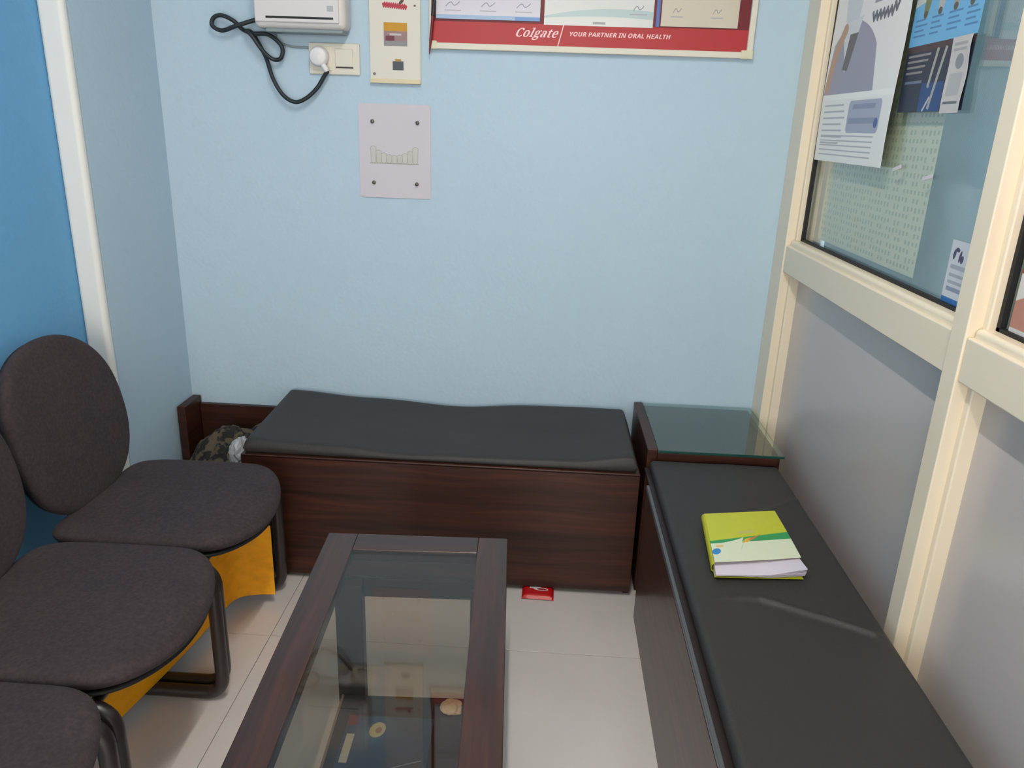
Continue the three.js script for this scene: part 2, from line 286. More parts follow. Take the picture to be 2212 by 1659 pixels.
// ------------------------------------------------------------------ centre table
{
  const t = thing('coffee_table', 'low dark brown coffee table with inset glass top and lower shelf', 'table', [-0.2765, 0, -1.247], 0.045);
  const hw = 0.233, hl = 0.5, f = 0.076, y0 = 0.395, y1 = 0.43, W = (name, m, parent, ...a) => mesh(name, box(...a), m, parent);
  W('frame_rail', M.woodTable, t, -hw, -hw + f, y0, y1, -hl, hl, 0.003, 'z'); W('frame_rail', M.woodTable, t, hw - f, hw, y0, y1, -hl, hl, 0.003, 'z');
  W('frame_rail', M.woodTable, t, -hw + f, hw - f, y0, y1, -hl, -hl + f, 0.003, 'x'); W('frame_rail', M.woodTable, t, -hw + f, hw - f, y0, y1, hl - f, hl, 0.003, 'x');
  W('glass_top', M.tableGlass, t, -hw + f - 0.002, hw - f + 0.002, y1 - 0.008, y1 - 0.001, -hl + f - 0.002, hl - f + 0.002, 0.0005);
  for (const x of [-0.147, 0.18]) for (const z of [-0.335, 0.335]) W('leg', M.woodDark, t, x - 0.033, x + 0.033, 0, y0, z - 0.02, z + 0.02, 0.003, 'y');
  W('shelf', M.woodDark, t, -0.165, 0.205, 0.06, 0.078, -0.312, 0.312, 0.002, 'z');
  W('shelf_edge', std({ color: 0x8c7a64, roughness: 0.5 }), t, -0.171, -0.165, 0.06, 0.079, -0.312, 0.312, 0.001, 'z');
  W('stretcher', M.woodDark, t, -0.147, 0.18, y0 - 0.05, y0, -0.355, -0.345, 0.002, 'x');
}
{ // magazines and paper on the shelf (world coordinates)
  const cover = print(512, 700, (g, w, h) => {
    g.fillStyle = '#2c3c60'; g.fillRect(0, 0, w, h);
    const blob = (x, y, r, c) => { const k = g.createRadialGradient(x, y, 0, x, y, r); k.addColorStop(0, c); k.addColorStop(1, 'rgba(44,60,96,0)'); g.fillStyle = k; g.fillRect(0, 0, w, h); };
    blob(170, 150, 260, 'rgba(110,150,190,0.9)'); blob(360, 240, 220, 'rgba(40,70,140,0.8)'); blob(200, 480, 260, 'rgba(40,50,110,0.8)');
    g.fillStyle = '#d8cf9e'; g.beginPath(); g.ellipse(190, 110, 46, 62, 0.2, 0, 7); g.fill(); g.fillStyle = '#b98e68'; g.beginPath(); g.ellipse(198, 112, 18, 26, 0.2, 0, 7); g.fill();
    g.fillStyle = '#cfcabb'; g.fillRect(18, 150, 46, 220); g.fillRect(18, 420, 80, 60); g.fillStyle = '#7c1f2a'; g.fillRect(0, 0, 60, 80);
    g.strokeStyle = '#8fa3c4'; g.lineWidth = 6; g.beginPath(); g.moveTo(60, 560); g.quadraticCurveTo(260, 400, 480, 330); g.stroke();
  });
  const mag = (label, x, z, w, l, turn, tex, y, th) => {
    const m = thing('magazine', label, 'magazine', [x, y, z], turn, undefined);
    mesh('pages', box(-w / 2, w / 2, 0, th - 0.001, -l / 2, l / 2, 0.0015), std({ color: 0xb9b4ac, roughness: 0.8 }), m);
    const c = sheet(8, 10, (u, v) => new THREE.Vector3((u - 0.5) * (w + 0.004), th + 0.0004 * Math.sin(u * 3), (0.5 - v) * (l + 0.004)), 0.0009);
    mesh('cover', c, phys({ map: tex, roughness: 0.3, clearcoat: 0.4, clearcoatRoughness: 0.2 }), m);
    return m;
  };
  mag('blue starry glossy magazine with a yellow disc lying on the table shelf', -0.316, -1.335, 0.20, 0.27, 0.02, cover, 0.0785, 0.012);
  const dark = print(256, 360, (g, w, h) => { g.fillStyle = '#2a2b33'; g.fillRect(0, 0, w, h); g.fillStyle = '#3a3d4c'; g.fillRect(10, 180, w - 20, 150); g.fillStyle = '#1b1b22'; g.fillRect(0, 140, w, 20); });
  mag('charcoal covered magazine lying beside the blue one on the table shelf', -0.152, -1.36, 0.085, 0.26, 0.05, dark, 0.0785, 0.008);
  let g = new THREE.IcosahedronGeometry(1, 6); const p = g.attributes.position;
  for (let i = 0; i < p.count; i++) { const x = p.getX(i), y = p.getY(i), z = p.getZ(i), k = 0.65 + fbm(x * 2.4 + 61, z * 2.4 + y * 3 + 3, 3) * 0.75; p.setXYZ(i, x * 0.026 * k, y * 0.011 * k, z * 0.024 * k); }
  g = mergeVertices(g.deleteAttribute('normal').deleteAttribute('uv'), 1e-4).toNonIndexed(); g.computeVertexNormals(); g.computeBoundingBox(); g.translate(0, -g.boundingBox.min.y, 0);
  const sc = tag(mesh('paper_scrap', g, std({ color: 0xe0c8ac, roughness: 0.85 })), 'crumpled cream paper scrap on the shelf of the coffee table', 'paper'); sc.position.set(-0.182, 0.0865, -1.50);
  sc.position.y = 0.0785; sc.position.z = -1.515;
}

// ------------------------------------------------------------------ waiting chairs
function outline(a, hx, hz, nf, nb) { const c = Math.cos(a), s = Math.sin(a), n = nb + (nf - nb) * (0.5 + 0.5 * c); return [Math.sign(c) * Math.abs(c) ** (2 / n) * hx, Math.sign(s) * Math.abs(s) ** (2 / n) * hz]; }
function pad(hx, hz, th, dome, nf, nb, bend) {
  const prof = []; for (let i = 0; i <= 8; i++) { const s = (i / 8) * 0.88; prof.push([s, th / 2 + dome * (1 - s * s)]); }
  const yE = th / 2 + dome * (1 - 0.88 * 0.88); for (let i = 1; i <= 6; i++) { const a = (i / 6) * Math.PI / 2; prof.push([0.88 + 0.12 * Math.sin(a), yE * Math.cos(a)]); }
  for (let i = 1; i <= 4; i++) { const a = (i / 4) * Math.PI / 2; prof.push([1 - 0.05 * (1 - Math.cos(a)), -th / 2 * Math.sin(a)]); } prof.push([0, -th / 2]);
  const N = 72, pos = [], idx = [];
  for (const [s, y] of prof) for (let k = 0; k < N; k++) { const [x, z] = outline((k / N) * Math.PI * 2, hx, hz, nf, nb); pos.push(x * s, y + bend(x * s, z * s), z * s); }
  for (let j = 0; j < prof.length - 1; j++) for (let k = 0; k < N; k++) { const a = j * N + k, b = j * N + (k + 1) % N, c = a + N, d = b + N; idx.push(a, b, d, a, d, c); }
  let g = new THREE.BufferGeometry(); g.setAttribute('position', new THREE.Float32BufferAttribute(pos, 3)); g.setIndex(idx); g = mergeVertices(g, 1e-5); g.computeVertexNormals(); return metreUV(g, 'x');
}
{
  const gp = 'row of fabric waiting chairs';
  const c = thing('waiting_chair', 'dark maroon fabric chair beside the open end of the brown bench', 'chair', [-0.982, 0, -1.864], 0, gp);
  // chair faces +x; seat centre at the group's origin
  const front = (x) => -0.02 * Math.max(0, (x - 0.12) / 0.12) ** 2;
  mesh('seat', pad(0.254, 0.2445, 0.034, 0.012, 2.35, 7, (x, z) => front(x) + 0.006 * Math.abs(z / 0.25) ** 2).translate(0, 0.422, 0), M.fabric, c);
  mesh('seat_shell', pad(0.247, 0.237, 0.016, 0.002, 2.35, 7, (x) => front(x)).translate(0, 0.398, 0), M.blackPlastic, c);
  const bk = new THREE.Group(); bk.name = 'back'; c.add(bk);
  const place = (g) => g.rotateZ(-Math.PI / 2).rotateZ(0.2).translate(-0.286, 0.652, 0.01); // pad's top to +x, leaning back
  // in the pad's own frame x is up after the turn: negative x = top
  mesh('backrest', place(pad(0.236, 0.236, 0.034, 0.012, 2.5, 2.15, (x, z) => 0.012 * (z / 0.23) ** 2)), M.fabric, bk);
  mesh('back_shell', place(pad(0.230, 0.230, 0.018, 0.002, 2.5, 2.15, (x, z) => 0.012 * (z / 0.23) ** 2 - 0.021)), M.blackPlastic, bk);
  mesh('bracket', mergeGeometries([box(-0.30, -0.06, 0.362, 0.372, -0.03, 0.03, 0.003).deleteAttribute('uv'), metreUV(sheet(1, 14, (u, v) => { const a = Math.min(1, v / 0.35), y = 0.367 + Math.max(0, v - 0.2) * 0.32, x = v < 0.25 ? -0.27 - v * 0.2 : -0.32 + (v - 0.25) * -0.02; return new THREE.Vector3(x, y, (u - 0.5) * 0.06); }, 0.006)).deleteAttribute('uv')]), M.blackPlastic, c);
  for (const z of [-0.226, 0.226]) mesh('sled_leg', bentTube([[-0.2, 0.366, z], [0.182, 0.366, z], [0.182, 0.0175, z], [-0.27, 0.0175, z]], 0.0175, 0.055), M.tube, c);
  mesh('cross_bar', bentTube([[-0.12, 0.366, -0.222], [-0.12, 0.366, 0], [-0.12, 0.366, 0.222]], 0.011, 0.02), M.tube, c);
  mesh('floor_bar', bentTube([[-0.27, 0.0175, -0.222], [-0.27, 0.0175, 0], [-0.27, 0.0175, 0.222]], 0.0175, 0.02), M.tube, c);
  mesh('front_bar', bentTube([[0.14, 0.366, -0.222], [0.14, 0.366, 0], [0.14, 0.366, 0.222]], 0.011, 0.02), M.tube, c);
  const labels = ['dark maroon fabric chair in the middle of the row of three', 'dark maroon fabric chair at the row end away from the bench'];
  labels.forEach((l, i) => { const k = c.clone(); k.name = numbered('waiting_chair'); k.position.set(-0.97, 0, -1.372 + i * 0.492); k.userData = { label: l, category: 'chair', group: gp }; if (i) k.position.x = -0.965; scene.add(k); });
}
{ // ochre board standing on the chairs' floor tubes
  const pts = [[-0.797, -2.018], [-0.86, -2.008], [-0.905, -1.985], [-0.925, -1.92], [-0.938, -1.80], [-0.962, -1.64], [-0.993, -1.48], [-1.01, -1.38], [-1.02, -1.30]].map(([x, z]) => new THREE.Vector3(x, 0, z));
  const cv = new THREE.CatmullRomCurve3(pts);
  const g = sheet(60, 6, (u, v) => { const p = cv.getPoint(u); p.y = 0.0365 + v * 0.24; return p; }, 0.004);
  const uv = g.attributes.uv; for (let i = 0; i < uv.count; i++) uv.setXY(i, uv.getX(i) * 0.9, uv.getY(i) * 0.24);
  tag(mesh('bent_board', g, M.ochre), 'curved ochre yellow board standing under the maroon chairs', 'board');
}

// ------------------------------------------------------------------ booklet on the partition bench
{
  const y = 0.489, C = [[0.441, -1.798], [0.635, -1.845], [0.629, -1.543], [0.417, -1.53]];
  const at = (u, v, h) => { const a = mix(C[0], C[1], u), b = mix(C[3], C[2], u), p = mix(a, b, v); return new THREE.Vector3(p[0], y + h, p[1]); };
  const o = new THREE.Vector3(0.53, y, -1.68), b = thing('booklet', 'yellow green booklet with curled pages lying on the black bench cushion', 'booklet', o.toArray());
  const loc = (g) => g.translate(-o.x, -o.y, -o.z);
  const topH = (u, v) => 0.021 - 0.004 * u + 0.004 * Math.sin(Math.PI * v) * u + 0.005 * v * v;
  const cover = print(512, 640, (g, w, h) => {
    g.fillStyle = '#c9cc1e'; g.fillRect(0, 0, w, h * 0.5); g.fillStyle = '#1f9a50'; g.fillRect(0, h * 0.5, w, h * 0.14); g.fillStyle = '#dfe6c8'; g.fillRect(0, h * 0.64, w, h * 0.36);
    g.fillStyle = '#c9cc1e'; g.beginPath(); g.moveTo(0, h * 0.5); g.lineTo(w, h * 0.5); g.lineTo(0, h * 0.585); g.fill();
    g.fillStyle = '#dfe6c8'; g.beginPath(); g.moveTo(0, h * 0.66); g.quadraticCurveTo(w * 0.3, h * 0.62, w * 0.42, h * 0.55); g.lineTo(w * 0.36, h * 0.72); g.lineTo(0, h * 0.72); g.fill();
    g.fillStyle = '#e3b21f'; g.beginPath(); g.moveTo(w * 0.38, h * 0.66); g.lineTo(w * 0.44, h * 0.58); g.lineTo(w * 0.55, h * 0.56); g.lineTo(w * 0.46, h * 0.65); g.fill();
    g.fillStyle = '#d9762f'; g.beginPath(); g.moveTo(w * 0.46, h * 0.6); g.lineTo(w * 0.66, h * 0.5); g.lineTo(w * 0.6, h * 0.55); g.lineTo(w * 0.5, h * 0.62); g.fill();
    g.fillStyle = '#c5bd6a'; g.fillRect(w * 0.38, h * 0.42, w * 0.2, h * 0.05); g.fillStyle = '#49b070'; g.beginPath(); g.moveTo(w * 0.34, h * 0.8); g.lineTo(w * 0.4, h * 0.66); g.lineTo(w * 0.37, h * 0.72); g.fill();
    g.fillStyle = '#1f86c9'; g.beginPath(); g.ellipse(w * 0.05, h * 0.8, w * 0.05, h * 0.06, 0.3, 0, 7); g.fill(); g.fillStyle = '#e6c07a'; g.beginPath(); g.ellipse(w * 0.1, h * 0.7, w * 0.05, h * 0.025, 0, 0, 7); g.fill();
  });
  cover.flipY = true;
  mesh('front_cover', loc(sheet(20, 24, (u, v) => { const vv = (1 - v) * (0.90 - 0.10 * u); return at(u, vv, topH(u, vv) + 0.0012); }, 0.001)), phys({ map: cover, roughness: 0.38, clearcoat: 0.3, clearcoatRoughness: 0.3 }), b);
  const page = std({ color: 0xd9cfdc, roughness: 0.7 });
  for (let k = 0; k < 9; k++) { // leaves of paper, the upper ones curling at the near end
    const h0 = 0.003 + k * 0.0018;
    mesh('page', loc(sheet(18, 22, (u, v) => { const vv = 1 - v, e = Math.max(0, vv - 0.75) / 0.25, c = Math.max(0, u - 0.6) / 0.4;
      return at(u * 0.985 + 0.006, vv * (0.985 + 0.004 * k * (1 - u) - 0.012 * c * (8 - k) * 0.3) + 0.004, Math.min(h0 + e * e * (0.002 + 0.0012 * Math.sin(u * 7 + k)) + e * c * 0.008 * (k / 8), 99) * (1 - 0.35 * e * (k / 8) * (1 - c))); }, 0.0011)), page, b);
  }
  mesh('back_cover', loc(sheet(10, 10, (u, v) => at(u * 0.965, (1 - v) * 0.988, 0.0015), 0.0012)), std({ color: 0xb9bd2a, roughness: 0.5 }), b);
  mesh('spine', loc(sheet(10, 16, (u, v) => { const a = (u - 0.5) * Math.PI, p = at(0, (1 - v) * 0.9, 0.011 + 0.0105 * Math.sin(a)); p.x -= 0.007 * Math.cos(a); return p; }, 0.001)), std({ color: 0xb4b41c, roughness: 0.5 }), b);
}
{ // red sachet on the floor by the back bench
  const face = print(256, 160, (g, w, h) => { g.fillStyle = '#c8161c'; g.fillRect(0, 0, w, h); g.fillStyle = '#e2d8d2'; g.fillRect(60, 20, 90, 34); g.beginPath(); g.ellipse(150, 60, 60, 22, 0.1, 0, 7); g.fill(); g.fillStyle = '#a5121a'; g.beginPath(); g.ellipse(160, 62, 40, 12, 0.1, 0, 7); g.fill(); });
  const g = sheet(16, 12, (u, v) => { const e = Math.min(u, 1 - u, v, 1 - v), k = Math.min(1, e / 0.2); return new THREE.Vector3((u - 0.5) * 0.104, 0.003 + 0.0115 * Math.sqrt(1 - (1 - k) ** 2), (0.5 - v) * 0.066); }, 0.003);
  const s = tag(mesh('sachet', g, phys({ map: face, roughness: 0.3, clearcoat: 0.4 })), 'small red plastic sachet on the white floor under the bench edge', 'sachet'); s.position.set(0.024, 0.0005, -2.152); s.rotation.y = -0.02;
}

// ------------------------------------------------------------------ things on the back wall
{
  const b = thing('appliance_box', 'off white electrical appliance box with a dark slot, fixed to the blue wall', 'appliance', [-0.80, 1.712, ZB]);
  mesh('body', box(-0.146, 0.142, 0.0, 0.26, 0.004, 0.085, 0.018), std({ color: 0xd8d2cf, roughness: 0.4 }), b);
  mesh('face_plate', box(-0.140, 0.124, 0.016, 0.25, 0.078, 0.091, 0.005), std({ color: 0xddd7d6, roughness: 0.4 }), b);
  mesh('slot', box(-0.105, 0.107, 0.027, 0.0335, 0.0895, 0.0918, 0.001), M.gasket, b);
  mesh('bottom_tray', box(-0.115, 0.13, -0.01, 0.004, 0.008, 0.07, 0.004), std({ color: 0x8d979a, roughness: 0.5 }), b);
  mesh('badge', box(0.088, 0.108, 0.05, 0.066, 0.0895, 0.0915, 0.001), std({ color: 0xaeb2b8, roughness: 0.4 }), b);
}
{
  const z = -2.62, A = [[-0.952, 1.74, -2.625], [-0.97, 1.736], [-1.023, 1.718, -2.612], [-1.07, 1.705], [-1.101, 1.719], [-1.093, 1.742], [-1.066, 1.749], [-1.03, 1.734], [-1.009, 1.712, -2.634], [-0.972, 1.699], [-0.92, 1.697], [-0.88, 1.664], [-0.884, 1.63], [-0.91, 1.625], [-0.939, 1.649, -2.61], [-0.968, 1.69, -2.605], [-0.985, 1.705, -2.61], [-0.975, 1.698, -2.632], [-0.94, 1.635, -2.634], [-0.914, 1.567], [-0.884, 1.518], [-0.846, 1.498], [-0.808, 1.511], [-0.771, 1.543], [-0.746, 1.579], [-0.7345, 1.5925, -2.617]].map(([x, y, zz]) => [x, y, zz ?? z]);
  tag(mesh('power_cord', tube(A, 0.0066, 320, 10), M.cable), 'thick black power cord looped below the white appliance box', 'cord');
  tag(mesh('thin_cable', tube([[-0.905, 1.704, -2.644], [-0.9, 1.68, -2.645], [-0.855, 1.667, -2.645], [-0.801, 1.665, -2.645]], 0.0032, 40, 8), std({ color: 0x8c989b, roughness: 0.5 })), 'thin grey cable running from the box to the socket plate', 'cable');
  const s = thing('socket_plate', 'cream wall socket plate with a switch beside the black cord', 'socket', [-0.717, 1.634, ZB]);
  mesh('plate', box(-0.083, 0.083, -0.048, 0.047, 0, 0.009, 0.004), M.cream, s);
  mesh('socket_face', box(-0.07, -0.006, -0.036, 0.036, 0.008, 0.0115, 0.002), M.cream, s);
  const sw = mesh('switch', box(0.004, 0.062, -0.024, 0.03, 0.008, 0.015, 0.003), M.cream, s); mesh('switch_line', box(0.004, 0.062, -0.0275, -0.0245, 0.008, 0.0105, 0.0005), M.blackPlastic, sw);
  const p = thing('plug', 'large white plug pushed in the cream socket plate', 'plug', [-0.762, 1.638, ZB + 0.012]);
  mesh('plug_body', new THREE.LatheGeometry([[0, 0], [0.03, 0], [0.031, 0.008], [0.029, 0.024], [0.023, 0.031], [0, 0.033]].map(([a, c]) => new THREE.Vector2(a, c)), 28).rotateX(Math.PI / 2), std({ color: 0xe6e2e4, roughness: 0.4 }), p);
  mesh('cord_grip', tube([[0.008, -0.014, 0.016], [0.018, -0.03, 0.019], [0.025, -0.04, 0.021]], 0.0085, 20, 10), std({ color: 0xe6e2e4, roughness: 0.4 }), p);
}
{
  const face = print(512, 1024, (g, w, h) => {
    g.fillStyle = '#ddd7cc'; g.fillRect(0, 0, w, h); const X = (x) => (x + 0.6) / 0.165 * w, Y = (y) => (2.14 - y) / 0.573 * h;
    g.strokeStyle = '#b5303f'; g.lineWidth = 17; g.lineJoin = 'round'; g.beginPath(); for (let i = 0; i <= 22; i++) { const x = X(-0.556) + i * (X(-0.478) - X(-0.556)) / 22, y = Y(1.796) + i * 0.5 + (i % 2 ? 8 : -8); i ? g.lineTo(x, y) : g.moveTo(x, y); } g.stroke();
    g.fillStyle = '#574038'; g.beginPath(); g.ellipse(X(-0.495), Y(1.805), 28, 10, -0.4, 0, 7); g.fill(); g.fillRect(X(-0.455), Y(1.797), 20, 9);
    g.fillStyle = '#c8901a'; g.fillRect(X(-0.554), Y(1.744), X(-0.477) - X(-0.554), Y(1.719) - Y(1.744)); g.fillStyle = '#9a7a7c'; g.fillRect(X(-0.554), Y(1.719), X(-0.477) - X(-0.554), Y(1.675) - Y(1.719));
    g.fillStyle = '#6b2f3c'; g.fillRect(X(-0.548), Y(1.705), 90, 26); g.fillStyle = '#8d8a8c'; g.fillRect(X(-0.554), Y(1.69), X(-0.477) - X(-0.554), Y(1.675) - Y(1.69)); g.fillStyle = '#cbbcbc'; g.fillRect(X(-0.535), Y(1.712), 120, 10);
    g.fillStyle = '#4a4f56'; g.fillRect(X(-0.526), Y(1.63), X(-0.490) - X(-0.526), Y(1.603) - Y(1.63)); g.fillStyle = '#b0904a'; g.fillRect(X(-0.518), Y(1.637), 62, 14);
  });
  const b = thing('notice_panel', 'narrow cream notice panel with red lettering and a small picture', 'sign', [-0.5175, 1.567, ZB]);
  mesh('panel', box(-0.0825, 0.0825, 0, 0.573, 0, 0.012, 0.002), M.cream, b);
  mesh('printed_face', sheet(2, 2, (u, v) => new THREE.Vector3((u - 0.5) * 0.161, 0.003 + v * 0.568, 0.0128), 0.0006), std({ map: face, roughness: 0.5 }), b);
  mesh('bottom_strip', box(-0.0825, 0.0825, -0.002, 0.012, 0.010, 0.0155, 0.002), std({ color: 0xdccdaa, roughness: 0.5 }), b);
  mesh('screw', new THREE.CylinderGeometry(0.0045, 0.0045, 0.002, 14).rotateX(Math.PI / 2).translate(-0.068, 0.026, 0.0138), M.steel, b);
}
{
  const p = thing('pen', 'dark red pen hanging point down beside the red notice board', 'pen', [-0.405, 1.655, ZB + 0.026], 0);
  const R = (pts) => new THREE.LatheGeometry(pts.map(([a, c]) => new THREE.Vector2(a, c)), 16).rotateZ(-0.1);
  mesh('tip', R([[0, 0], [0.0015, 0.001], [0.0035, 0.03]]), std({ color: 0x7c2530, roughness: 0.4 }), p);
  mesh('barrel', R([[0.0035, 0.03], [0.005, 0.045], [0.005, 0.11], [0.0046, 0.112]]), std({ color: 0x6e1c24, roughness: 0.4 }), p);
  mesh('cap', R([[0.0046, 0.112], [0.0065, 0.113], [0.0065, 0.155], [0.004, 0.16], [0, 0.161]]), std({ color: 0x231a1c, roughness: 0.4 }), p);
}
{ // red certificate board; the frame is 1.03 m wide and goes on above the picture
  const y0 = 1.673, y1 = 2.36, x0 = -0.408, x1 = 0.612;
  const b = thing('certificate_board', 'wide red display board with cream frame and white lettering on blue wall', 'board', [0.102, y0, ZB]);
  const L = (g) => g.translate(-0.102, -y0, 0), fr = 0.019;
  mesh('backing', L(flat(x0 + 0.004, x1 - 0.004, y0 + 0.004, y1 - 0.004, 0, 0.008)), std({ color: 0x6f0f1d, roughness: 0.5 }), b);
  for (const [a, c, d, e] of [[x0, x1, y0, y0 + fr], [x0, x1, y1 - fr, y1], [x0, x0 + 0.008, y0 + fr, y1 - fr], [x1 - fr, x1, y0 + fr, y1 - fr]]) mesh('frame', L(box(a, c, d, e, 0, 0.018, 0.003)), M.cream, b);
  for (const [a, c] of [[x0 - 0.001, x0 + 0.026], [x1 - 0.036, x1 + 0.002]]) mesh('frame_corner', L(box(a, c, y0 - 0.001, y0 + 0.024, 0.001, 0.0195, 0.003)), std({ color: 0xdcd6bb, roughness: 0.45 }), b);
  const band = print(2048, 150, (g, w, h) => {
    g.fillStyle = '#b4262b'; g.fillRect(0, 0, w, h); const X = (x) => (x + 0.400) / 0.993 * w; g.fillStyle = '#f0cfcf';
    g.save(); g.transform(1, 0, -0.22, 1, 0, 0); g.textBaseline = 'middle'; g.font = 'bold italic 84px serif'; g.fillText('Colgate', X(-0.135) + 14, 62, X(0.0) - X(-0.135));
    g.fillRect(X(0.012) + 8, 4, 7, h - 8); g.font = 'bold 42px sans-serif'; g.fillText('YOUR PARTNER IN ORAL HEALTH', X(0.036) + 14, 62, X(0.37) - X(0.036)); g.restore();
  });
  mesh('title_band', L(sheet(2, 2, (u, v) => new THREE.Vector3(-0.400 + u * 0.993, y0 + fr + v * 0.063, 0.0098), 0.0018)), std({ map: band, roughness: 0.45 }), b);
}
{ // certificates pinned on the board
  const cert = (name, label, x0, x1, y0, draw) => {
    const w = x1 - x0, h = 0.42, t = print(700, 900, (g, W, H) => { draw(g, W, H, (y) => H - (y / h) * H); });
    const c = tag(mesh(name, sheet(3, 3, (u, v) => new THREE.Vector3((u - 0.5) * w, v * h, 0.0012), 0.001), phys({ map: t, roughness: 0.35, clearcoat: 0.5, clearcoatRoughness: 0.1 })), label, 'certificate', undefined); c.position.set((x0 + x1) / 2, y0, ZB + 0.0102); return c;
  };
  const sign = (g, x, y, s) => { g.strokeStyle = '#8a8794'; g.lineWidth = 5; g.beginPath(); g.moveTo(x - 46 * s, y + 14); g.quadraticCurveTo(x - 10, y - 30, x, y); g.quadraticCurveTo(x + 12, y + 20, x + 46 * s, y - 16); g.stroke(); g.fillStyle = '#aaa6b2'; g.fillRect(x - 56, y + 34, 112, 7); };
  cert('certificate', 'white certificate with a blue stripe along its lower edge', -0.386, -0.058, 1.762, (g, W, H, Y) => { g.fillStyle = '#cfcbd6'; g.fillRect(0, 0, W, H); g.fillStyle = '#8fabcd'; g.fillRect(0, Y(0.012), W, H); g.fillStyle = '#4e86c4'; g.fillRect(W * 0.76, Y(0.010), W, H); for (const x of [0.16, 0.5, 0.84]) sign(g, W * x, Y(0.042), 1); });
  cert('certificate', 'white certificate with a pale teal wash, between the other two', -0.045, 0.295, 1.753, (g, W, H, Y) => { g.fillStyle = '#d9d8d6'; g.fillRect(0, 0, W, H); g.fillStyle = '#b3c6c8'; g.beginPath(); g.moveTo(0, Y(0.026)); g.quadraticCurveTo(W / 2, Y(0.062), W, Y(0.045)); g.lineTo(W, Y(0.022)); g.quadraticCurveTo(W / 2, Y(0.034), 0, Y(0.02)); g.fill(); sign(g, W * 0.86, Y(0.054), 0.7); g.fillStyle = '#98979a'; g.fillRect(W * 0.45, Y(0.012), 80, 14); });
  cert('certificate', 'cream certificate at the board end next to the partition', 0.319, 0.557, 1.759, (g, W, H, Y) => { g.fillStyle = '#cfc4b2'; g.fillRect(0, 0, W, H); sign(g, W * 0.2, Y(0.045), 0.8); sign(g, W * 0.72, Y(0.045), 0.8); });
  tag(mesh('ribbon_strip', box(-0.006, 0.006, 0, 0.4, 0, 0.002, 0.0005), std({ color: 0x5a70ad, roughness: 0.5 })), 'narrow blue strip on the red board beside the cream certificate', 'strip').position.set(0.309, 1.757, ZB + 0.0085);
}
{ // sheet with four nails and a row of teeth
  const w = 0.24, h = 0.301, t = print(640, 800, (g, W, H) => {
    g.fillStyle = '#cfc8d0'; g.fillRect(0, 0, W, H); const X = (x) => (x + 0.645) / w * W, Y = (y) => (1.5025 - y) / h * H;
    for (let i = 0; i < 9; i++) { const k = Math.abs(i - 4) / 4, x = X(-0.606) + (i + 0.5) * (X(-0.447) - X(-0.606)) / 9, top = Y(1.336 + 0.028 * k * k), bw = 25; g.fillStyle = i % 2 ? '#c6c2bd' : '#cac5c2'; g.strokeStyle = '#a7a09b'; g.lineWidth = 4; g.beginPath(); g.moveTo(x - bw, top); g.quadraticCurveTo(x, top - 26, x + bw, top); g.lineTo(x + bw * 0.8, Y(1.318)); g.quadraticCurveTo(x, Y(1.311), x - bw * 0.8, Y(1.318)); g.closePath(); g.fill(); g.stroke(); }
    g.fillStyle = '#a39c96'; g.fillRect(X(-0.61), Y(1.3155), X(-0.445) - X(-0.61), 8);
  });
  const p = thing('wall_sheet', 'white sheet with a row of teeth pinned flat on blue wall', 'poster', [-0.525, 1.202, ZB]);
  mesh('paper', sheet(6, 6, (u, v) => new THREE.Vector3((u - 0.5) * w, v * h, 0.003 + 0.001 * Math.sin(u * 5 + v * 3)), 0.0015), std({ map: t, roughness: 0.7 }), p);
  for (const [x, y] of [[-0.598, 1.447], [-0.448, 1.447], [-0.597, 1.251], [-0.451, 1.25]]) mesh('nail', new THREE.LatheGeometry([[0, 0.008], [0.004, 0.0075], [0.006, 0.006], [0.0065, 0.003], [0.004, 0.002], [0.002, 0]].map(([a, c]) => new THREE.Vector2(a, c)), 14).rotateX(Math.PI / 2).translate(x + 0.525, y - 1.202, 0.003), M.steel, p);
}

